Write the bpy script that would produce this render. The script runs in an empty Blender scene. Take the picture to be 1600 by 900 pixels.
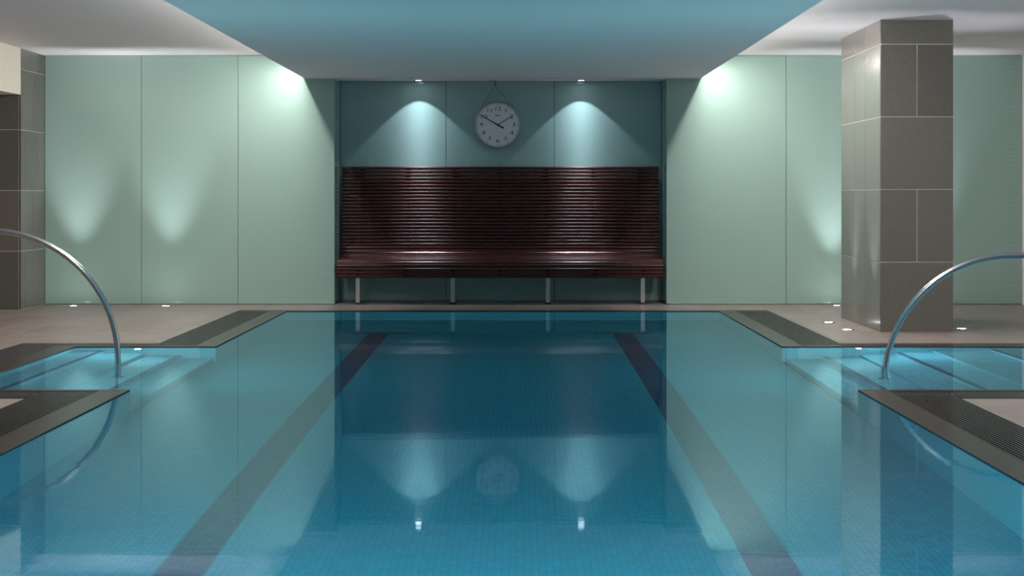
import bpy, bmesh, math, random
from mathutils import Vector, Matrix

random.seed(7)
SC = bpy.context.scene
COL = SC.collection
PI = math.pi

# ------------------------------------------------------------------ camera
# world: x right, y away from the camera, z up; deck and water level are z = 0
F = 2800.0                                   # focal length in px of the 1600 px wide frame
cam = bpy.data.cameras.new('camera')
cam.sensor_width = 36.0
cam.lens = 36.0 * F / 1600.0
cam.shift_x = -7.0 / 1600.0
cam.shift_y = -144.0 / 1600.0
cam.clip_start = 0.05
cam_ob = bpy.data.objects.new('camera', cam)
cam_ob.location = (0, 0, 1.12)
cam_ob.rotation_euler = (PI / 2, 0, 0)
COL.objects.link(cam_ob)
SC.camera = cam_ob

# ------------------------------------------------------------------ world, exposure, sampling options
w = bpy.data.worlds.new('world')
SC.world = w
w.use_nodes = True
w.node_tree.nodes['Background'].inputs[0].default_value = (0.5, 0.6, 0.7, 1)
w.node_tree.nodes['Background'].inputs[1].default_value = 0.02
SC.view_settings.view_transform = 'Standard'
SC.view_settings.look = 'None'
SC.view_settings.gamma = 1.0
SC.view_settings.use_curve_mapping = False
SC.view_settings.exposure = 0.0
cy = SC.cycles
cy.use_denoising = True
cy.max_bounces = 14
cy.diffuse_bounces = 6
cy.glossy_bounces = 6
cy.transmission_bounces = 8
cy.caustics_refractive = True
cy.caustics_reflective = True
cy.sample_clamp_indirect = 4.0
cy.blur_glossy = 0.3

# lamp powers (watts)
P_WALL_UP = 120.0        # floor uplights washing the glass
P_COVE = 260.0          # linear lamps on the outer sides of the lowered ceiling
P_COL_UP = 80.0         # floor uplights beside the column
P_DOWN = 13.0           # the two alcove downlights
P_POOL = 400.0          # unseen floods added in the near end wall to light the pool
P_POOL_SIDE = 110.0      # out-of-view lamps added in the long walls to brighten the water
P_RECESS = 150.0        # floods added on the recess corners' hidden face, for pool and ceiling glow
P_STEP = 24.0            # underwater lamps over the steps
C_COOL = (0.86, 0.93, 1.0)
C_UP = (0.95, 0.94, 1.0)
C_COVE = (1.0, 0.92, 0.87)
C_POOL = (0.45, 0.93, 1.0)

# ------------------------------------------------------------------ measured places
CEIL = 2.57
BULK = 2.34
Y_WALL, Y_ALC = 18.50, 19.10
X_L, X_R = -4.87, 5.22
AX0, AX1 = -1.877, 1.547
BX0, BX1 = -2.20, 1.91
PX0, PX1 = -2.23, 1.97                        # pool water edges
CW, GW = 0.16, 0.33                           # coping and grate widths
PY0, PY1 = 1.0, 17.37
RY0, RY1 = 10.34, 13.29                       # step recesses
LRX, RRX = -3.27, 3.85                        # their outer ends
DEPTH = -1.056
GF = 17.60                                    # deck side of the far grate
RG1 = 13.63                                   # deck side of the recess' far grate
RG0 = 9.89                                    # deck side of the recess' near grate
LO, RO = PX0 - CW - GW, PX1 + CW + GW         # deck side of the long grates
WATER = -0.004

# ------------------------------------------------------------------ helpers
def new_obj(name, me, mat=None, parent=None):
    o = bpy.data.objects.new(name, me)
    COL.objects.link(o)
    if mat is not None and me is not None and len(me.materials) == 0:
        me.materials.append(mat)
    if parent is not None:
        o.parent = parent
    return o

def tag(o, label=None, cat=None, group=None, kind=None):
    if label: o['label'] = label
    if cat: o['category'] = cat
    if group: o['group'] = group
    if kind: o['kind'] = kind
    return o

def empty(name, loc=(0, 0, 0), label=None, cat=None, group=None, kind=None):
    o = bpy.data.objects.new(name, None)
    COL.objects.link(o)
    o.location = loc
    o.empty_display_size = 0.1
    return tag(o, label, cat, group, kind)

def bm_box(bm, x0, x1, y0, y1, z0, z1):
    v = [bm.verts.new(p) for p in ((x0, y0, z0), (x1, y0, z0), (x1, y1, z0), (x0, y1, z0),
                                   (x0, y0, z1), (x1, y0, z1), (x1, y1, z1), (x0, y1, z1))]
    for f in ((3, 2, 1, 0), (4, 5, 6, 7), (0, 1, 5, 4), (1, 2, 6, 5), (2, 3, 7, 6), (3, 0, 4, 7)):
        bm.faces.new([v[i] for i in f])

def to_mesh(name, bm, smooth=False):
    me = bpy.data.meshes.new(name)
    bm.normal_update()
    bm.to_mesh(me)
    bm.free()
    if smooth:
        for p in me.polygons: p.use_smooth = True
    return me

def boxes(name, rects, mat, parent=None, bevel=0.0):
    bm = bmesh.new()
    for r in rects: bm_box(bm, *r)
    if bevel:
        bmesh.ops.bevel(bm, geom=list(bm.edges), offset=bevel, segments=1, affect='EDGES')
    return new_obj(name, to_mesh(name, bm), mat, parent)

def lathe(prof, n=40):
    """revolve (r, z) pairs about z"""
    bm = bmesh.new()
    rings = []
    for r, z in prof:
        if r < 1e-6:
            rings.append([bm.verts.new((0, 0, z))])
        else:
            rings.append([bm.verts.new((r * math.cos(2 * PI * k / n), r * math.sin(2 * PI * k / n), z)) for k in range(n)])
    for a, b in zip(rings[:-1], rings[1:]):
        for k in range(n):
            q = [a[k % len(a)], a[(k + 1) % len(a)], b[(k + 1) % len(b)], b[k % len(b)]]
            u = []
            for x in q:
                if x not in u: u.append(x)
            if len(u) > 2: bm.faces.new(u)
    bmesh.ops.recalc_face_normals(bm, faces=bm.faces)
    return bm

def tube(pts, r, n=14, cap=True):
    bm = bmesh.new()
    pts = [Vector(p) for p in pts]
    rings = []
    up = Vector((0, 1, 0))
    for i, p in enumerate(pts):
        t = (pts[min(i + 1, len(pts) - 1)] - pts[max(i - 1, 0)]).normalized()
        a = up - t * up.dot(t)
        if a.length < 1e-4: a = Vector((1, 0, 0)) - t * t.x
        a.normalize()
        b = t.cross(a)
        rings.append([bm.verts.new(p + (a * math.cos(2 * PI * k / n) + b * math.sin(2 * PI * k / n)) * r) for k in range(n)])
    for a, b in zip(rings[:-1], rings[1:]):
        for k in range(n):
            bm.faces.new((a[k], a[(k + 1) % n], b[(k + 1) % n], b[k]))
    if cap:
        bm.faces.new(rings[0][::-1]); bm.faces.new(rings[-1])
    bmesh.ops.recalc_face_normals(bm, faces=bm.faces)
    return bm

# ------------------------------------------------------------------ materials
def mat_new(name):
    m = bpy.data.materials.new(name)
    m.use_nodes = True
    nt = m.node_tree
    b = nt.nodes['Principled BSDF']
    return m, nt, b

def N(nt, t, **kw):
    n = nt.nodes.new(t)
    for k, v in kw.items(): setattr(n, k, v)
    return n

def math_node(nt, op, a, b=None, c=None):
    n = N(nt, 'ShaderNodeMath', operation=op)
    for i, x in enumerate((a, b, c)):
        if x is None: continue
        if isinstance(x, (int, float)): n.inputs[i].default_value = x
        else: nt.links.new(x, n.inputs[i])
    return n.outputs[0]

def mix_col(nt, fac, a, b):
    n = N(nt, 'ShaderNodeMix', data_type='RGBA')
    for i, x in ((0, fac), (6, a), (7, b)):
        if isinstance(x, (int, float)): n.inputs[i].default_value = x
        elif isinstance(x, tuple): n.inputs[i].default_value = x if len(x) == 4 else (*x, 1)
        else: nt.links.new(x, n.inputs[i])
    return n.outputs[2]

def simple(name, col, rough=0.5, metal=0.0, spec=0.5, noise=0.0, nscale=(8, 8, 8), coat=0.0, bump=0.0, rand=0.0, coat_rough=0.05):
    m, nt, b = mat_new(name)
    b.inputs['Base Color'].default_value = (*col, 1)
    b.inputs['Roughness'].default_value = rough
    b.inputs['Metallic'].default_value = metal
    b.inputs['Specular IOR Level'].default_value = spec
    b.inputs['Coat Weight'].default_value = coat
    b.inputs['Coat Roughness'].default_value = coat_rough
    if noise or bump or rand:
        geo = N(nt, 'ShaderNodeNewGeometry')
        mp = N(nt, 'ShaderNodeVectorMath', operation='MULTIPLY')
        nt.links.new(geo.outputs['Position'], mp.inputs[0])
        mp.inputs[1].default_value = nscale
        tx = N(nt, 'ShaderNodeTexNoise')
        tx.inputs['Scale'].default_value = 1.0
        tx.inputs['Detail'].default_value = 5.0
        tx.inputs['Roughness'].default_value = 0.6
        nt.links.new(mp.outputs[0], tx.inputs['Vector'])
        f = math_node(nt, 'MULTIPLY_ADD', tx.outputs['Fac'], 2 * noise, 1 - noise)
        if rand:
            oi = N(nt, 'ShaderNodeObjectInfo')
            g = math_node(nt, 'MULTIPLY_ADD', oi.outputs['Random'], 2 * rand, 1 - rand)
            f = math_node(nt, 'MULTIPLY', f, g)
        sc = N(nt, 'ShaderNodeVectorMath', operation='SCALE')
        sc.inputs[0].default_value = col
        nt.links.new(f, sc.inputs['Scale'])
        nt.links.new(sc.outputs[0], b.inputs['Base Color'])
        if bump:
            bp = N(nt, 'ShaderNodeBump')
            bp.inputs['Strength'].default_value = bump
            bp.inputs['Distance'].default_value = 0.002
            nt.links.new(tx.outputs['Fac'], bp.inputs['Height'])
            nt.links.new(bp.outputs[0], b.inputs['Normal'])
    return m

def emissive(name, col, strength):
    m, nt, b = mat_new(name)
    b.inputs['Base Color'].default_value = (0.8, 0.8, 0.8, 1)
    b.inputs['Emission Color'].default_value = (*col, 1)
    b.inputs['Emission Strength'].default_value = strength
    return m

def mosaic(name, col, grout, pitch=0.0273, vary=0.18):
    m, nt, b = mat_new(name)
    geo = N(nt, 'ShaderNodeNewGeometry')
    sc = N(nt, 'ShaderNodeVectorMath', operation='SCALE')
    nt.links.new(geo.outputs['Position'], sc.inputs[0])
    sc.inputs['Scale'].default_value = 1.0 / pitch
    fr = N(nt, 'ShaderNodeVectorMath', operation='FRACTION')
    nt.links.new(sc.outputs[0], fr.inputs[0])
    sub = N(nt, 'ShaderNodeVectorMath', operation='SUBTRACT')
    nt.links.new(fr.outputs[0], sub.inputs[0]); sub.inputs[1].default_value = (.5, .5, .5)
    ab = N(nt, 'ShaderNodeVectorMath', operation='ABSOLUTE')
    nt.links.new(sub.outputs[0], ab.inputs[0])
    na = N(nt, 'ShaderNodeVectorMath', operation='ABSOLUTE')
    nt.links.new(geo.outputs['True Normal'], na.inputs[0])
    s1 = N(nt, 'ShaderNodeSeparateXYZ'); nt.links.new(ab.outputs[0], s1.inputs[0])
    s2 = N(nt, 'ShaderNodeSeparateXYZ'); nt.links.new(na.outputs[0], s2.inputs[0])
    masks = []
    for ax in range(3):
        edge = math_node(nt, 'GREATER_THAN', s1.outputs[ax], 0.445)
        flat = math_node(nt, 'LESS_THAN', s2.outputs[ax], 0.5)
        masks.append(math_node(nt, 'MULTIPLY', edge, flat))
    g = math_node(nt, 'MAXIMUM', math_node(nt, 'MAXIMUM', masks[0], masks[1]), masks[2])
    fl = N(nt, 'ShaderNodeVectorMath', operation='FLOOR')
    off = N(nt, 'ShaderNodeVectorMath', operation='ADD')
    nt.links.new(sc.outputs[0], off.inputs[0]); off.inputs[1].default_value = (.01, .01, .01)
    nt.links.new(off.outputs[0], fl.inputs[0])
    wn = N(nt, 'ShaderNodeTexWhiteNoise', noise_dimensions='3D')
    nt.links.new(fl.outputs[0], wn.inputs['Vector'])
    f = math_node(nt, 'MULTIPLY_ADD', wn.outputs['Value'], 2 * vary, 1 - vary)
    tc = N(nt, 'ShaderNodeVectorMath', operation='SCALE')
    tc.inputs[0].default_value = col
    nt.links.new(f, tc.inputs['Scale'])
    nt.links.new(mix_col(nt, g, tc.outputs[0], grout), b.inputs['Base Color'])
    b.inputs['Roughness'].default_value = 0.35
    b.inputs['Specular IOR Level'].default_value = 0.15
    return m

M = {}
M['paint'] = simple('ceiling_paint', (0.78, 0.77, 0.78), 0.75, noise=0.02, nscale=(3, 3, 3))
M['paint_cream'] = simple('cream_paint', (0.80, 0.76, 0.66), 0.7, noise=0.02, nscale=(3, 3, 3))
M['glass_pale'] = simple('back_painted_glass', (0.335, 0.49, 0.435), 0.10, spec=0.5, noise=0.015, nscale=(1, 1, 1))
M['glass_teal'] = simple('back_painted_glass_alcove', (0.33, 0.49, 0.48), 0.08, spec=0.5, noise=0.015, nscale=(1, 1, 1))
M['joint'] = simple('dark_joint', (0.10, 0.08, 0.08), 0.6, noise=0.1)
M['tile_grey'] = simple('grey_stone_tile', (0.130, 0.122, 0.105), 0.20, spec=0.5, noise=0.16, nscale=(28, 28, 28), rand=0.16, bump=0.1)
M['grout'] = simple('pale_grout', (0.52, 0.50, 0.45), 0.8, noise=0.1, nscale=(60, 60, 60))
M['deck_tile'] = simple('deck_stone_tile', (0.25, 0.205, 0.185), 0.36, noise=0.42, nscale=(1.6, 16, 9), rand=0.10, bump=0.15)
M['slab'] = simple('deck_slab', (0.25, 0.205, 0.185), 0.5, noise=0.15, nscale=(9, 9, 9))
M['coping'] = simple('wet_brown_coping_tile', (0.036, 0.028, 0.021), 0.26, spec=0.2, noise=0.12, nscale=(7, 7, 7))
M['grate'] = simple('dark_grate_plastic', (0.085, 0.077, 0.077), 0.2, noise=0.06, nscale=(20, 20, 20))
M['channel'] = simple('channel_dark', (0.012, 0.012, 0.014), 0.6, noise=0.1)
M['steel'] = simple('brushed_steel', (0.62, 0.62, 0.63), 0.20, metal=1.0, noise=0.03, nscale=(40, 40, 40))
M['steel_leg'] = simple('satin_steel', (0.55, 0.50, 0.47), 0.38, metal=1.0, noise=0.04, nscale=(60, 60, 6))
M['wood'] = simple('dark_red_hardwood', (0.052, 0.0115, 0.011), 0.30, spec=0.35, noise=0.12, nscale=(5, 90, 90), rand=0.12)
M['rubber'] = simple('black_rubber', (0.012, 0.012, 0.012), 0.6, noise=0.1)
M['dial'] = simple('clock_dial_white', (0.88, 0.87, 0.92), 0.55, noise=0.02)
M['clock_rim'] = simple('clock_rim_grey', (0.42, 0.43, 0.45), 0.32, metal=0.6, noise=0.03)
M['black'] = simple('black_print', (0.012, 0.012, 0.016), 0.5, noise=0.05)
M['pool'] = mosaic('pool_mosaic_turquoise', (0.075, 0.43, 0.54), (0.055, 0.30, 0.38), vary=0.10)
M['step_mosaic'] = mosaic('step_mosaic_pale', (0.28, 0.57, 0.68), (0.18, 0.40, 0.48))
M['lane'] = mosaic('lane_mosaic_plum', (0.095, 0.14, 0.22), (0.06, 0.09, 0.14))
M['lens_up'] = emissive('uplight_lens', (0.93, 0.95, 1.0), 40.0)
M['lens_down'] = emissive('downlight_lens', (0.93, 0.95, 1.0), 25.0)
M['lens_cove'] = emissive('cove_diffuser', (1.0, 0.9, 0.82), 2.0)
M['lens_pool'] = emissive('pool_light_lens', (0.8, 0.95, 1.0), 2.5)

def water_material():
    m, nt, b = mat_new('pool_water')
    nt.nodes.remove(b)
    gl_ = N(nt, 'ShaderNodeBsdfGlossy'); gl_.inputs['Roughness'].default_value = 0.035; gl_.inputs['Color'].default_value = (0.66, 0.89, 0.97, 1)
    rf_ = N(nt, 'ShaderNodeBsdfRefraction'); rf_.inputs['Roughness'].default_value = 0.0; rf_.inputs['IOR'].default_value = 1.333
    rf_.inputs['Color'].default_value = (0.90, 0.985, 1.0, 1)
    fr_ = N(nt, 'ShaderNodeFresnel'); fr_.inputs['IOR'].default_value = 1.333
    mx_ = N(nt, 'ShaderNodeMixShader')
    nt.links.new(math_node(nt, 'MULTIPLY', fr_.outputs[0], 1.0), mx_.inputs[0])
    nt.links.new(rf_.outputs[0], mx_.inputs[1]); nt.links.new(gl_.outputs[0], mx_.inputs[2])
    nt.links.new(mx_.outputs[0], nt.nodes['Material Output'].inputs['Surface'])
    geo = N(nt, 'ShaderNodeNewGeometry')
    mp = N(nt, 'ShaderNodeVectorMath', operation='MULTIPLY')
    nt.links.new(geo.outputs['Position'], mp.inputs[0])
    mp.inputs[1].default_value = (0.9, 3.2, 1)
    tx = N(nt, 'ShaderNodeTexNoise')
    tx.inputs['Scale'].default_value = 1.6
    tx.inputs['Detail'].default_value = 3.0
    nt.links.new(mp.outputs[0], tx.inputs['Vector'])
    bp = N(nt, 'ShaderNodeBump')
    bp.inputs['Strength'].default_value = 0.25
    bp.inputs['Distance'].default_value = 0.0016
    nt.links.new(tx.outputs['Fac'], bp.inputs['Height'])
    for n_ in (gl_,): nt.links.new(bp.outputs[0], n_.inputs['Normal'])
    return m
M['water'] = water_material()

# ------------------------------------------------------------------ room shell
T = 0.25
ceil = boxes('ceiling', [(-8.2, X_R + T, -2.2, Y_WALL + T, CEIL, CEIL + 0.2)], M['paint'])
tag(ceil, kind='structure', label='pale grey plaster ceiling over the side decks')
M['paint_bulk'] = simple('bulkhead_paint', (0.90, 0.90, 0.91), 0.8, noise=0.02, nscale=(3, 3, 3))
bulk = boxes('ceiling_bulkhead', [(BX0, BX1, -2.0, Y_WALL, BULK, CEIL),
                                  (AX0 - 0.001, AX1 + 0.001, Y_WALL, Y_ALC, BULK, CEIL)], M['paint_bulk'])
bulk.cycles.is_caustics_receiver = True
tag(bulk, kind='structure', label='lowered ceiling panel above the pool, tinted blue by the water')
trim = boxes('trim_1', [(BX0 + 0.02, BX1 - 0.02, Y_WALL - 0.03, Y_WALL - 0.012, BULK - 0.012, BULK)], M['paint'])
tag(trim, kind='structure', label='thin white edge strip where the lowered ceiling meets the glass wall')

# back wall with its alcove: masonry behind, glass panels in front as parts
G = 0.012                                      # glass thickness
wb = boxes('wall_back', [(X_L - 0.6, AX0 - 0.03, Y_WALL + G, Y_ALC + T, -0.3, CEIL),
                         (AX1 + 0.03, X_R + T, Y_WALL + G, Y_ALC + T, -0.3, CEIL),
                         (AX0 - 0.03, AX1 + 0.03, Y_ALC + G, Y_ALC + T, -0.3, CEIL)], M['joint'])
tag(wb, kind='structure', label='far wall clad in pale green glass panels with a bench alcove')
def panel(x0, x1, y, z1, mat, g=0.0025):
    return boxes('glass_panel', [(x0 + g, x1 - g, y, y + G, 0.004, z1)], mat, wb, bevel=0.0012)
for x0, x1 in ((X_L, -3.873), (-3.873, -2.875), (-2.875, AX0), (AX1, 2.783), (2.783, 4.0), (4.0, X_R)):
    panel(x0, x1, Y_WALL, CEIL - 0.004, M['glass_pale'])
for x0, x1 in ((AX0, -0.750), (-0.750, 0.402), (0.402, AX1)):
    panel(x0, x1, Y_ALC, BULK - 0.002, M['glass_teal'])
for x, s in ((AX0, -1), (AX1, 1)):
    xs = sorted((x, x + s * G))
    boxes('glass_return', [(xs[0], xs[1], Y_WALL + G + 0.003, Y_ALC - 0.003, 0.004, BULK - 0.002)], M['glass_teal'], wb, bevel=0.0012)
# a ladder of thin raised dark-green lines near the right-hand end of the glass
boxes('line_ladder', [(5.085, 5.175, Y_WALL - 0.0012, Y_WALL + 0.001, 0.08 + k * 0.046, 0.0825 + k * 0.046) for k in range(54)],
      simple('dark_green_line', (0.20, 0.31, 0.25), 0.5, noise=0.02), wb)['kind'] = 'stuff'

# left wall: tiled stub by the glass, then an opening under a cream header
ROWS = [0.0, 0.576, 1.173, 1.770, 2.366, CEIL]
Y_STUB = 17.60
wl = boxes('wall_left', [(X_L - 1.5, X_L - 0.003, Y_STUB + 0.003, Y_WALL + G, -0.3, CEIL)], M['grout'])
tag(wl, kind='structure', label='left side wall with a grey tiled end pier')
boxes('header', [(X_L - 0.30, X_L, 4.0, Y_STUB, 2.113, CEIL)], M['paint_cream'], wl)
boxes('pier', [(X_L - 0.30, X_L, -2.2, 4.0, -0.3, CEIL)], M['paint_cream'], wl)
def tile(parent, x0, x1, y0, y1, z0, z1, g=0.003):
    d = [x1 - x0, y1 - y0, z1 - z0]
    k = d.index(min(d))
    a = [x0, x1, y0, y1, z0, z1]
    for i in range(3):
        if i != k: a[2 * i] += g; a[2 * i + 1] -= g
    return boxes('tile', [tuple(a)], M['tile_grey'], parent, bevel=0.0012)
for r in range(5):
    z0, z1 = ROWS[r], ROWS[r + 1]
    cuts = [Y_STUB, 17.80, 18.28, Y_WALL] if r % 2 == 0 else [Y_STUB, 18.04, Y_WALL]
    for a, b in zip(cuts[:-1], cuts[1:]):
        tile(wl, X_L - 0.014, X_L, a, b, z0, z1)
    cuts = [X_L - 1.5, X_L - 1.2, X_L - 0.6, X_L - 0.014] if r % 2 == 0 else [X_L - 1.5, X_L - 0.9, X_L - 0.3, X_L - 0.014]
    for a, b in zip(cuts[:-1], cuts[1:]):
        tile(wl, a, b, Y_STUB, Y_STUB + 0.014, z0, z1)
side = boxes('wall_side_room', [(-8.2, -8.0, -2.2, Y_WALL + T, -0.3, CEIL), (-8.0, X_L - 1.5, Y_STUB, Y_WALL, -0.3, CEIL)], M['paint_cream'])
tag(side, kind='structure', label='cream wall of the side room beyond the left opening')
wr = boxes('wall_right', [(X_R, X_R + T, -2.2, Y_WALL + G, -0.3, CEIL)], M['paint'])
tag(wr, kind='structure', label='plain white wall at the right edge of the room')
wf = boxes('wall_front', [(-8.2, X_R + T, -2.4, -2.2, -0.3, CEIL)], M['paint'])
tag(wf, kind='structure', label='plain wall behind the viewer')

# ------------------------------------------------------------------ deck
REC_LO, REC_RO = LRX - CW - GW, RRX + CW + GW
deck_rects = [  # x0, x1, y0, y1
    (X_L, X_R, GF, Y_WALL), (AX0, AX1, Y_WALL, Y_ALC),
    (X_L, LO, RG1, GF), (RO, X_R, RG1, GF),
    (X_L, REC_LO, RG0, RG1), (REC_RO, X_R, RG0, RG1),
    (X_L, LO, PY0 - 0.5, RG0), (RO, X_R, PY0 - 0.5, RG0),
    (X_L, X_R, -2.2, PY0 - 0.5), (-8.0, X_L, -2.2, Y_STUB)]
floor = boxes('floor', [(a, b, c, d, -0.30, -0.004) for a, b, c, d in deck_rects], M['grout'])
tag(floor, kind='structure', label='brown-grey stone tiled deck around the pool')
TX, TY, TG = 0.312, 0.62, 0.0018
_tm = {}
def deck_tile(x0, x1, y0, y1):
    key = (round(x1 - x0, 3), round(y1 - y0, 3))
    if key not in _tm:
        bm = bmesh.new()
        bm_box(bm, TG, x1 - x0 - TG, TG, y1 - y0 - TG, 0, 0.010)
        bmesh.ops.bevel(bm, geom=[e for e in bm.edges if all(v.co.z > 0.005 for v in e.verts)], offset=0.0012, segments=1, affect='EDGES')
        _tm[key] = to_mesh('floor_tile', bm)
    o = new_obj('floor_tile', _tm[key], M['deck_tile'], floor)
    o.location = (x0, y0, -0.010)
def tile_region(X0, X1, Y0, Y1):
    x = math.floor((X0 + 1.877) / TX) * TX - 1.877
    while x < X1 - 1e-4:
        k = round((x + 1.877) / TX)
        y = GF - 0.31 * (k % 2) - 16 * TY
        while y < Y1 - 1e-4:
            a, b, c, d = max(x, X0), min(x + TX, X1), max(y, Y0), min(y + TY, Y1)
            if b - a > 0.012 and d - c > 0.012: deck_tile(a, b, c, d)
            y += TY
        x += TX
tile_region(X_L, X_R, GF, Y_WALL)
tile_region(AX0, AX1, Y_WALL, Y_ALC)
tile_region(X_L, LO, RG1, GF)
tile_region(RO, X_R, RG1, GF)
tile_region(X_L, REC_LO, 11.4, RG1)
tile_region(-3.4, LO, 8.6, RG0)
tile_region(RO, 3.2, 8.0, RG0)
boxes('floor_slab', [(X_L, REC_LO, RG0, 11.4, -0.010, 0), (REC_RO, X_R, RG0, RG1, -0.010, 0), (X_L, -3.4, PY0 - 0.5, RG0, -0.010, 0),
                     (-3.4, LO, PY0 - 0.5, 8.6, -0.010, 0), (RO, 3.2, PY0 - 0.5, 8.0, -0.010, 0), (3.2, X_R, PY0 - 0.5, RG0, -0.010, 0),
                     (X_L, X_R, -2.2, PY0 - 0.5, -0.010, 0), (-8.0, X_L, -2.2, Y_STUB, -0.010, 0)], M['slab'], floor)

# ------------------------------------------------------------------ pool basin
B = 0.12
basin = empty('pool_basin', (0, 0, 0), 'turquoise mosaic pool basin under the water', None, None, 'structure')
boxes('pool_floor', [(PX0, PX1, PY0, PY1, DEPTH - 0.15, DEPTH)], M['pool'], basin)
TOP = -0.012
boxes('pool_wall', [(PX0 - B, PX0, PY0, RY0, DEPTH, TOP), (PX0 - B, PX0, RY1, PY1, DEPTH, TOP),
                    (PX1, PX1 + B, PY0, RY0, DEPTH, TOP), (PX1, PX1 + B, RY1, PY1, DEPTH, TOP),
                    (PX0 - B, PX1 + B, PY1, PY1 + B, DEPTH, TOP), (PX0 - B, PX1 + B, PY0 - B, PY0, DEPTH, TOP)], M['pool'], basin)
boxes('recess_wall', [(LRX, PX0 - B, RY1, RY1 + B, DEPTH, TOP), (LRX, PX0 - B, RY0 - B, RY0, DEPTH, TOP), (LRX - B, LRX, RY0 - B, RY1 + B, DEPTH, TOP),
                      (PX1 + B, RRX, RY1, RY1 + B, DEPTH, TOP), (PX1 + B, RRX, RY0 - B, RY0, DEPTH, TOP), (RRX, RRX + B, RY0 - B, RY1 + B, DEPTH, TOP)],
      M['step_mosaic'], basin)
def steps(edges, end):
    """edges: (x of riser, tread height) from the pool outwards; each step its own part"""
    for i, (x, z) in enumerate(edges):
        nx = edges[i + 1][0] if i + 1 < len(edges) else end
        a, b = sorted((x, nx))
        boxes('step', [(a, b, RY0, RY1, DEPTH - 0.1, z)], M['step_mosaic'], basin)
        e0, e1 = sorted((x, x + math.copysign(0.045, nx - x)))
        boxes('step_nosing', [(e0, e1, RY0, RY1, z, z + 0.003)], M['lane'] if i % 2 else M['step_mosaic'], basin)
steps([(2.0, -0.85), (2.27, -0.70), (2.54, -0.55), (2.81, -0.40), (3.09, -0.26), (3.50, -0.12)], RRX)
steps([(-2.25, -0.80), (-2.48, -0.62), (-2.76, -0.44), (-3.05, -0.26)], LRX)
boxes('lane_line', [(-1.302, -1.124, PY0, 15.78, DEPTH, DEPTH + 0.003), (-1.46, -0.95, 15.78, 15.90, DEPTH, DEPTH + 0.003)], M['lane'], basin)
boxes('lane_line', [(0.845, 1.026, PY0, 15.78, DEPTH, DEPTH + 0.003), (0.665, 1.178, 15.78, 15.90, DEPTH, DEPTH + 0.003)], M['lane'], basin)

# coping: dark wet band between water and grate
cop = empty('pool_coping', (0, 0, 0), 'dark brown wet coping band along the water edge', None, None, 'structure')
CT = 0.003
cl, cr, cx = PX0 - CW, PX1 + CW, 0.075
for r in ((cl, PX0, RY1, PY1), (PX1, cr, RY1, PY1),
          (cl, PX0, PY0, RY0), (PX1, cr, PY0, RY0),
          (LRX - CW, cl, RY1, RY1 + cx), (LRX - CW, cl, RY0 - cx, RY0), (LRX - CW, LRX, RY0, RY1),
          (cr, RRX + CW, RY1, RY1 + cx), (cr, RRX + CW, RY0 - cx, RY0), (RRX, RRX + CW, RY0, RY1),
          (cl, cr, PY1, PY1 + 0.04), (cl, cr, PY0 - CW, PY0)):
    boxes('coping_slab', [(*r, -0.012, CT)], M['coping'], cop, bevel=0.001)

# water
def water():
    bm = bmesh.new()
    xs = [LRX, PX0, PX1, RRX]; ys = [PY0, RY0, RY1, PY1]
    vs = {}
    def v(i, j):
        if (i, j) not in vs: vs[(i, j)] = bm.verts.new((xs[i], ys[j], WATER))
        return vs[(i, j)]
    for i, j in ((1, 0), (1, 1), (1, 2), (0, 1), (2, 1)):
        bm.faces.new((v(i, j), v(i + 1, j), v(i + 1, j + 1), v(i, j + 1)))
    o = new_obj('water', to_mesh('water', bm, True), M['water'])
    o.cycles.is_caustics_caster = True
    return tag(o, 'still clear blue water filling the pool to deck level', 'water', None, 'stuff')
water()

# ------------------------------------------------------------------ overflow grates
PITCH, BARW = 0.0205, 0.0075
def grate(x0, x1, y0, y1, label):
    g = empty('overflow_grate', ((x0 + x1) / 2, (y0 + y1) / 2, 0), label, 'grate', 'overflow grates around the pool')
    ox, oy = (x0 + x1) / 2, (y0 + y1) / 2
    n = int((x1 - x0) / PITCH)
    off = ((x1 - x0) - n * PITCH + PITCH - BARW) / 2
    bars = boxes('grate_bars', [(x0 + off + k * PITCH - ox, x0 + off + k * PITCH + BARW - ox, y0 + 0.006 - oy, y1 - 0.006 - oy, -0.022, 0.001) for k in range(n)], M['grate'], g)
    bars['kind'] = 'stuff'
    m = max(1, int((y1 - y0) / 0.25))
    boxes('cross_rod', [(x0 + 0.004 - ox, x1 - 0.004 - ox, y0 - oy + (k + .5) * (y1 - y0) / m - 0.004, y0 - oy + (k + .5) * (y1 - y0) / m + 0.004, -0.024, -0.012) for k in range(m)], M['grate'], g)['kind'] = 'stuff'
    boxes('channel_trough', [(x0 - ox, x1 - ox, y0 - oy, y1 - oy, -0.16, -0.12)], M['channel'], g)
gl, gr = PX0 - CW, PX1 + CW
grate(LO, gl, RG1, PY1 + 0.04, 'long dark slotted grate beside the left half of the far deck')
grate(gr, RO, RG1, PY1 + 0.04, 'long dark slotted grate between the pool and the tiled column')
grate(LO, RO, PY1 + 0.04, GF, 'narrow slotted grate across the far end before the bench')
grate(LO, gl, PY0, RY0 - cx, 'wide slotted grate at the near left corner of the pool')
grate(gr, RO, PY0, RY0 - cx, 'wide slotted grate at the near right corner of the pool')
grate(LRX - CW, gl, RY1 + cx, RG1, 'thin slotted grate behind the left handrail')
grate(LRX - CW, LO, RG0, RY0 - cx, 'thin slotted grate in front of the left handrail')
grate(REC_LO, LRX - CW, RG0, RG1, 'slotted grate at the outer end of the left steps')
grate(gr, REC_RO, RY1 + cx, RG1, 'thin slotted grate behind the right steps at the column foot')
grate(RO, REC_RO, RG0, RY0 - cx, 'thin slotted grate in front of the right steps')

grate(RRX + CW, REC_RO, RY0 - cx, RY1 + cx, 'slotted grate at the outer end of the right steps')

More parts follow.
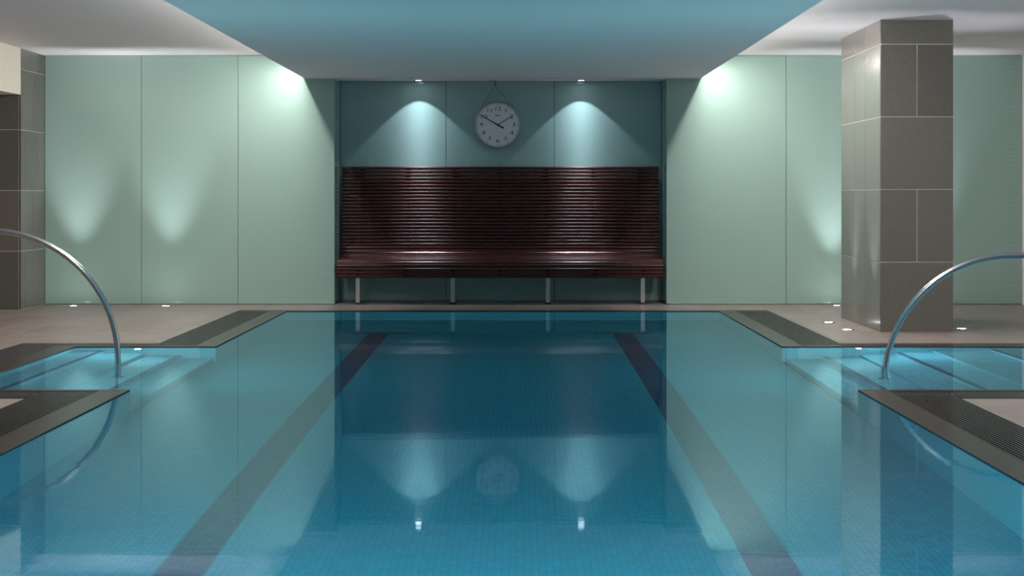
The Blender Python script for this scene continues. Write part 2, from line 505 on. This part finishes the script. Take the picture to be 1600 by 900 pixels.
# ------------------------------------------------------------------ tiled column
CX0, CX1, CY0, CY1 = 2.99, 3.59, 14.72, 16.51
colm = empty('tiled_column', ((CX0 + CX1) / 2, (CY0 + CY1) / 2, 0), 'square grey stone tiled column standing on the right deck', 'column')
def ctile(x0, x1, y0, y1, z0, z1):
    t = tile(colm, x0, x1, y0, y1, z0, z1)
    t.data.transform(Matrix.Translation((-colm.location.x, -colm.location.y, 0)))
t, rc = 0.014, 0.003
core = boxes('core', [(CX0 + rc, CX1 - rc, CY0 + rc, CY1 - rc, 0, CEIL)], M['grout'], colm)
core.data.transform(Matrix.Translation((-colm.location.x, -colm.location.y, 0)))
for r in range(5):
    z0, z1 = ROWS[r], ROWS[r + 1]
    xm = [CX0, (CX0 + CX1) / 2, CX1] if r % 2 else [CX0, CX1]
    for a, b in zip(xm[:-1], xm[1:]):
        ctile(a, b, CY0, CY0 + t, z0, z1)
        ctile(a, b, CY1 - t, CY1, z0, z1)
    ym = [CY0 + t, CY0 + 0.655, CY0 + 1.15, CY1 - t]
    for a, b in zip(ym[:-1], ym[1:]):
        ctile(CX0, CX0 + t, a, b, z0, z1)
        ctile(CX1 - t, CX1, a, b, z0, z1)

# ------------------------------------------------------------------ slatted bench in the alcove
BXA, BXB = -1.855, 1.513
bench = empty('slatted_bench', ((BXA + BXB) / 2, 18.7, 0), 'long dark red slatted wooden bench with high back under the clock', 'bench')
bo = bench.location
path = [(19.058, 1.432), (18.990, 0.600), (18.970, 0.535), (18.925, 0.492), (18.855, 0.468), (18.740, 0.452), (18.600, 0.443),
        (18.535, 0.434), (18.497, 0.408), (18.484, 0.370), (18.480, 0.285)]
def walk(path, step):
    out = []
    pts = [Vector((0, a, b)) for a, b in path]
    s, acc = 0.0, step / 2
    for p, q in zip(pts[:-1], pts[1:]):
        L = (q - p).length
        while acc <= s + L:
            out.append((p + (q - p) * ((acc - s) / L), (q - p).normalized()))
            acc += step
        s += L
    return out
def slat_mesh():
    bm = bmesh.new()
    hw, ht, c = 0.0158, 0.0180, 0.009
    prof = [(-hw + c, -ht), (hw - c, -ht), (hw, -ht + c), (hw, ht - c), (hw - c, ht), (-hw + c, ht), (-hw, ht - c), (-hw, -ht + c)]
    L = (BXB - BXA) / 2
    r0 = [bm.verts.new((-L, a, b)) for a, b in prof]
    r1 = [bm.verts.new((L, a, b)) for a, b in prof]
    n = len(prof)
    for k in range(n): bm.faces.new((r0[k], r0[(k + 1) % n], r1[(k + 1) % n], r1[k]))
    bm.faces.new(r0[::-1]); bm.faces.new(r1)
    bmesh.ops.recalc_face_normals(bm, faces=bm.faces)
    return to_mesh('slat', bm)
sm = slat_mesh()
for p, tn in walk(path, 0.0368):
    o = new_obj('slat', sm, M['wood'], bench)
    o.location = (0, p.y - bo.y, p.z)
    o.rotation_euler = (math.atan2(tn.z, tn.y), 0, 0)
def rib(x, wd=0.040):
    bm = bmesh.new()
    pts = [Vector((0, a, b)) for a, b in path]
    A, Bq = [], []
    for i, p in enumerate(pts):
        tg = (pts[min(i + 1, len(pts) - 1)] - pts[max(i - 1, 0)]).normalized()
        nrm = Vector((0, -tg.z, tg.y))          # points behind / below the slats
        if nrm.y < 0 and nrm.z > 0: nrm = -nrm
        A.append(p + nrm * 0.0178); Bq.append(p + nrm * 0.034)
    v = []
    for a, b in zip(A, Bq):
        v.append([bm.verts.new((x + s, q.y - bo.y, q.z)) for s in (-wd / 2, wd / 2) for q in (a, b)])
    for p, q in zip(v[:-1], v[1:]):
        for i, j in ((0, 1), (1, 3), (3, 2), (2, 0)):
            bm.faces.new((p[i], p[j], q[j], q[i]))
    bm.faces.new((v[0][0], v[0][1], v[0][3], v[0][2])); bm.faces.new((v[-1][0], v[-1][1], v[-1][3], v[-1][2]))
    bmesh.ops.recalc_face_normals(bm, faces=bm.faces)
    return new_obj('support_rib', to_mesh('support_rib', bm), M['wood'], bench)
LEGX = [-1.639, -0.658, 0.324, 1.305]
for k in range(7):
    rib(LEGX[0] + k * (LEGX[3] - LEGX[0]) / 6 - bo.x)
for x in LEGX:
    lg = boxes('leg', [(x - 0.022 - bo.x, x + 0.022 - bo.x, 18.505 - bo.y, 18.517 - bo.y, 0.018, 0.425),
                       (x - 0.022 - bo.x, x + 0.022 - bo.x, 18.505 - bo.y, 18.93 - bo.y, 0.395, 0.407)], M['steel_leg'], bench, bevel=0.001)
    boxes('foot', [(x - 0.030 - bo.x, x + 0.030 - bo.x, 18.490 - bo.y, 18.535 - bo.y, 0.0, 0.018)], M['rubber'], lg, bevel=0.002)

# ------------------------------------------------------------------ wall clock
clock = empty('wall_clock', (-0.20, Y_ALC, 1.875), 'round white wall clock hanging on a wire above the bench', 'clock')
def on_face(me):            # local z of the mesh -> towards the viewer (-y)
    me.transform(Matrix.Rotation(PI / 2, 4, 'X'))
    return me
R = 0.252
body = lathe([(0, 0.0), (R - 0.012, 0.0), (R, 0.008), (R, 0.052), (R - 0.004, 0.062), (R - 0.012, 0.064), (R - 0.020, 0.060), (R - 0.022, 0.046), (0, 0.046)], 64)
new_obj('case', on_face(to_mesh('case', body, True)), M['clock_rim'], clock)
dial = new_obj('dial', on_face(to_mesh('dial', lathe([(0, 0.044), (R - 0.0215, 0.044), (R - 0.0215, 0.0475), (0, 0.0475)], 64))), M['dial'], clock)
def flat(name, polys, z0, z1, mat, parent):
    bm = bmesh.new()
    for poly in polys:
        a = [bm.verts.new((x, y, z0)) for x, y in poly]
        b = [bm.verts.new((x, y, z1)) for x, y in poly]
        n = len(poly)
        bm.faces.new(a[::-1]); bm.faces.new(b)
        for k in range(n): bm.faces.new((a[k], a[(k + 1) % n], b[(k + 1) % n], b[k]))
    bmesh.ops.recalc_face_normals(bm, faces=bm.faces)
    return new_obj(name, on_face(to_mesh(name, bm)), mat, parent)
def radial(ang, r0, r1, wd):
    s, c = math.sin(ang), math.cos(ang)
    px, py = c, -s
    return [(s * r0 + px * wd, c * r0 + py * wd), (s * r1 + px * wd, c * r1 + py * wd), (s * r1 - px * wd, c * r1 - py * wd), (s * r0 - px * wd, c * r0 - py * wd)]
for k in range(12):
    flat('hour_mark', [radial(k * PI / 6, 0.208, 0.226, 0.0028)], 0.0475, 0.0482, M['black'], dial)
flat('minute_mark', [radial(k * PI / 30, 0.213, 0.225, 0.0010) for k in range(60) if k % 5], 0.0475, 0.0481, M['black'], dial)['kind'] = 'stuff'
def text_mesh(s, size, sx):
    cu = bpy.data.curves.new('numeral', 'FONT')
    cu.body = s; cu.size = size; cu.align_x = 'CENTER'; cu.align_y = 'CENTER'; cu.extrude = 0.0003
    o = bpy.data.objects.new('numeral_source', cu)
    COL.objects.link(o)
    bpy.context.view_layer.update()
    me = bpy.data.meshes.new_from_object(o.evaluated_get(bpy.context.evaluated_depsgraph_get()))
    bpy.data.objects.remove(o)
    me.transform(Matrix.Diagonal((sx, 1, 1, 1)))
    return me
for h in range(1, 13):
    me = text_mesh(str(h), 0.056, 1.4)
    me.transform(Matrix.Translation((0.172 * math.sin(h * PI / 6), 0.172 * math.cos(h * PI / 6), 0.0479)))
    new_obj('numeral', on_face(me), M['black'], dial)
ov = [(0.030 * math.cos(a), 0.1 + 0.009 * math.sin(a)) for a in [2 * PI * k / 20 for k in range(20)]]
flat('maker_mark', [ov], 0.0475, 0.0480, simple('grey_print', (0.16, 0.16, 0.2), 0.5, noise=0.05), dial)
flat('maker_letters', [[(-0.019 + k * 0.0105, 0.0955), (-0.013 + k * 0.0105, 0.0955), (-0.013 + k * 0.0105, 0.1045), (-0.019 + k * 0.0105, 0.1045)] for k in range(4)], 0.0480, 0.0484, M['dial'], dial)
A_MIN, A_HR = math.radians(-60.5), math.radians(58.5)
def hand(ang, r1, tail, w0, w1):
    s, c = math.sin(ang), math.cos(ang)
    px, py = c, -s
    return [(-s * tail + px * w0, -c * tail + py * w0), (s * r1 + px * w1, c * r1 + py * w1), (s * r1 - px * w1, c * r1 - py * w1), (-s * tail - px * w0, -c * tail - py * w0)]
flat('hour_hand', [hand(A_HR, 0.175, 0.0, 0.0045, 0.0035)], 0.0495, 0.0508, M['black'], clock)
flat('minute_hand', [hand(A_MIN, 0.218, 0.072, 0.0085, 0.0030)], 0.0515, 0.0530, M['black'], clock)
new_obj('hand_hub', on_face(to_mesh('hand_hub', lathe([(0, 0.0475), (0.010, 0.0475), (0.010, 0.055), (0, 0.055)], 20))), M['black'], clock)
hookx, hookz = -0.025, BULK - 1.875 - 0.045
for sx, ax in ((-1, -0.19), (1, 0.19)):
    new_obj('hanging_wire', to_mesh('hanging_wire', tube([(hookx, -0.03, hookz), (ax, -0.03, 0.165)], 0.0016, 6)), M['black'], clock)
new_obj('hook', to_mesh('hook', tube([(hookx, -0.03, hookz - 0.004), (hookx, -0.03, BULK - 1.875)], 0.004, 8)), M['black'], clock)
boxes('hook_plate', [(hookx - 0.065, hookx + 0.005, -0.17, -0.12, BULK - 1.875 - 0.005, BULK - 1.875)], M['clock_rim'], clock)

# ------------------------------------------------------------------ lamps
def add_spot(parent, loc, aim, power, col, size, blend, radius):
    d = bpy.data.lights.new('lamp_light', 'SPOT')
    d.energy = power; d.color = col; d.spot_size = math.radians(size); d.spot_blend = blend; d.shadow_soft_size = radius
    o = bpy.data.objects.new('lamp_light', d)
    COL.objects.link(o)
    o.parent = parent
    o.location = loc
    o.rotation_euler = Vector(aim).to_track_quat('-Z', 'Y').to_euler()
    return o
ring_up = to_mesh('trim_ring', lathe([(0.040, 0.0), (0.040, 0.004), (0.056, 0.004), (0.060, 0.0), (0.060, -0.01), (0.040, -0.01)], 32), True)
lens_up = to_mesh('lens', lathe([(0, -0.004), (0.040, -0.004), (0.040, 0.0015), (0.03, 0.003), (0, 0.0035)], 32))
def uplight(x, y, aim, power, size, label):
    e = empty('floor_uplight', (x, y, 0.0005), label, 'light', 'round uplights set into the deck')
    new_obj('trim_ring', ring_up, M['steel'], e)
    new_obj('lens', lens_up, M['lens_up'], e)
    add_spot(e, (0, 0, 0.012), aim, power, C_UP, size, 1.0, 0.03)
uplight(-4.50, 18.20, (0, 0.06, 1), P_WALL_UP, 48, 'glowing floor uplight before the glass beside the left tiled pier')
uplight(-3.56, 18.20, (0, 0.06, 1), P_WALL_UP, 48, 'glowing floor uplight before the left glass, nearer to the pool')
uplight(3.26, 18.25, (0, 0.06, 1), P_WALL_UP, 48, 'glowing floor uplight at the foot of the right glass behind the column')
uplight(4.20, 18.25, (0, 0.06, 1), P_WALL_UP, 48, 'floor uplight at the right glass hidden by the column')
uplight(2.76, 15.84, (0.10, 0, 1), P_COL_UP, 52, 'floor uplight on the pool side of the column, farther one')
uplight(2.764, 14.97, (0.10, 0, 1), P_COL_UP, 52, 'floor uplight on the pool side of the column, nearer one')
uplight(3.745, 15.08, (-0.06, 0, 1), P_COL_UP, 52, 'floor uplight on the outer side of the column')
ring_dn = to_mesh('trim_ring', lathe([(0.034, 0.0), (0.034, -0.004), (0.048, -0.004), (0.052, 0.0)], 32), True)
lens_dn = to_mesh('lens', lathe([(0, 0.0), (0.034, 0.0), (0.034, -0.003), (0, -0.003)], 32))
def downlight(x, y, z, power, col, size, blend, label, group):
    e = empty('ceiling_downlight', (x, y, z), label, 'light', group)
    new_obj('trim_ring', ring_dn, M['steel'], e)
    new_obj('lens', lens_dn, M['lens_down'], e)
    sp = add_spot(e, (0, 0, -0.008), (0, 0.0, -1), power, col, size, blend, 0.012)
    # reflector lamp: strong beam on the axis inside a weak sharp-edged spill (intensity over the angle from the axis)
    sp.data.use_nodes = True
    nt = sp.data.node_tree
    tcn = N(nt, 'ShaderNodeTexCoord')
    sx = N(nt, 'ShaderNodeSeparateXYZ'); nt.links.new(tcn.outputs['Normal'], sx.inputs[0])
    z2 = math_node(nt, 'MULTIPLY', sx.outputs[2], sx.outputs[2])
    s2 = math_node(nt, 'MAXIMUM', math_node(nt, 'SUBTRACT', 1.0, z2), 0.022)
    st = math_node(nt, 'MULTIPLY', math_node(nt, 'POWER', s2, -0.95), 0.48)
    nt.links.new(st, nt.nodes['Emission'].inputs['Strength'])
downlight(-1.034, 18.90, BULK, P_DOWN, C_COOL, 91, 0.12, 'small alcove downlight left of the clock', 'alcove downlights')
downlight(0.683, 18.90, BULK, P_DOWN, C_COOL, 91, 0.12, 'small alcove downlight right of the clock', 'alcove downlights')
def cove(x, sgn, col, label):
    y0, y1 = 7.5, 18.40
    e = empty('cove_light_strip', (x, (y0 + y1) / 2, 2.46), label, 'light', 'cove lights on the lowered ceiling')
    L = (y1 - y0) / 2
    a, b = sorted((0.0, sgn * 0.030))
    boxes('housing', [(a, b, -L, L, -0.035, 0.035)], M['clock_rim'], e)
    a, b = sorted((sgn * 0.030, sgn * 0.034))
    boxes('diffuser', [(a, b, -L + 0.01, L - 0.01, -0.028, 0.028)], M['lens_cove'], e)
    d = bpy.data.lights.new('lamp_light', 'AREA')
    d.shape = 'RECTANGLE'; d.size = 0.05; d.size_y = 2 * L - 0.05; d.energy = P_COVE; d.color = col
    o = bpy.data.objects.new('lamp_light', d)
    COL.objects.link(o); o.parent = e
    o.location = (sgn * 0.045, 0, 0)
    o.rotation_euler = (0, -sgn * (PI / 2 - math.radians(62)), 0)
cove(BX0, -1, C_COVE, 'warm linear light on the left flank of the lowered ceiling')
cove(BX1, 1, C_COVE, 'warm linear light on the right flank of the lowered ceiling')
# underwater lamps
def pool_light(x, y, z, aim, power, size, r, label):
    e = empty('pool_light', (x, y, z), label, 'light', 'underwater lamps')
    q = Vector(aim).to_track_quat('Z', 'Y').to_matrix().to_4x4()
    a = to_mesh('bezel', lathe([(r, -0.01), (r, 0.006), (r * 1.35, 0.006), (r * 1.45, -0.01)], 28), True); a.transform(q)
    b = to_mesh('lens', lathe([(0, 0.002), (r, 0.002), (r, -0.004), (0, -0.004)], 28)); b.transform(q)
    new_obj('bezel', a, M['steel'], e)
    new_obj('lens', b, M['lens_pool'], e)
    sp = add_spot(e, Vector(aim).normalized() * 0.03, aim, power, C_POOL, size, 1.0, r)
    sp.data.cycles.is_caustics_light = True
for x, wd in ((-1.6, 'left'), (-0.13, 'middle'), (1.34, 'right')):
    pool_light(x, PY0, -0.5, (0, 1, -0.02), P_POOL, 150, 0.09, 'added unseen underwater flood in the near end wall of the pool, %s one of three' % wd)
for y, wd in ((2.8, 'closest to'), (5.2, 'second from')):
    pool_light(PX0, y, -0.5, (1, 0, -0.1), P_POOL_SIDE, 165, 0.07, 'added out-of-view underwater lamp in the left pool wall, %s the near end' % wd)
    pool_light(PX1, y, -0.5, (-1, 0, -0.1), P_POOL_SIDE, 165, 0.07, 'added out-of-view underwater lamp in the right pool wall, %s the near end' % wd)
pool_light(-2.42, RY0, -0.33, (0.22, 1, 0.55), P_RECESS, 140, 0.08, 'added unseen underwater flood facing away from the viewer by the left steps')
pool_light(2.14, RY0, -0.33, (-0.22, 1, 0.55), P_RECESS, 140, 0.08, 'added unseen underwater flood facing away from the viewer by the right steps')
pool_light(PX1, 15.28, -0.17, (-1, 0, -0.3), 8.0, 165, 0.012, 'tiny underwater light point in the far right pool wall')
pool_light(2.52, RY1, -0.06, (0.5, -1, -0.3), 2 * P_STEP, 165, 0.018, 'sparkling underwater light at the right steps')
pool_light(-2.80, RY1, -0.10, (-0.1, -1, -0.3), P_STEP, 165, 0.022, 'soft underwater light at the left steps')

# ------------------------------------------------------------------ handrails
def rail(cx_, cz, r, yd, foot_z, far_len, sgn, label):
    """hoop in the x-z plane; sgn -1 = rises from the pool towards the left, +1 towards the right"""
    base = cx_ - sgn * r
    g = empty('pool_handrail', (base, yd, foot_z), label, 'handrail', 'steel handrails at the pool steps')
    pts = [(base, foot_z)]
    if cz > foot_z + 0.05: pts.append((base, (cz + foot_z) / 2))
    n = 28
    for k in range(n + 1):
        a = PI - PI / 2 * k / n
        if cz + r * math.sin(a) < foot_z + 0.02: continue
        pts.append((cx_ + sgn * r * math.cos(a), cz + r * math.sin(a)))
    ex = cx_ + sgn * far_len
    for k in range(1, n + 1):
        a = PI / 2 - PI / 2 * k / n
        z = cz + r * math.sin(a)
        if z < 0.02: break
        pts.append((ex + sgn * r * math.cos(a), z))
    pts.append((ex + sgn * r, 0.0))
    p3 = [(x - base, 0, z - foot_z) for x, z in pts]
    new_obj('tube', to_mesh('tube', tube(p3, 0.0195, 18), True), M['steel'], g)
    fl = to_mesh('base_flange', lathe([(0.019, 0.0), (0.045, 0.0), (0.045, 0.006), (0.024, 0.010), (0.024, 0.045), (0.019, 0.045)], 28), True)
    a = new_obj('base_flange', fl, M['steel'], g); a.location = (p3[0][0], 0, 0)
    b = new_obj('base_flange', fl, M['steel'], g); b.location = (p3[-1][0], 0, p3[-1][2])
rail(-3.461, 0.05, 0.838, 11.79, -0.62, 0.0, -1, 'curved steel handrail rising from the left pool steps')
rail(3.263, -0.114, 0.842, 11.79, -0.70, 0.55, 1, 'curved steel handrail rising from the right pool steps before the column')
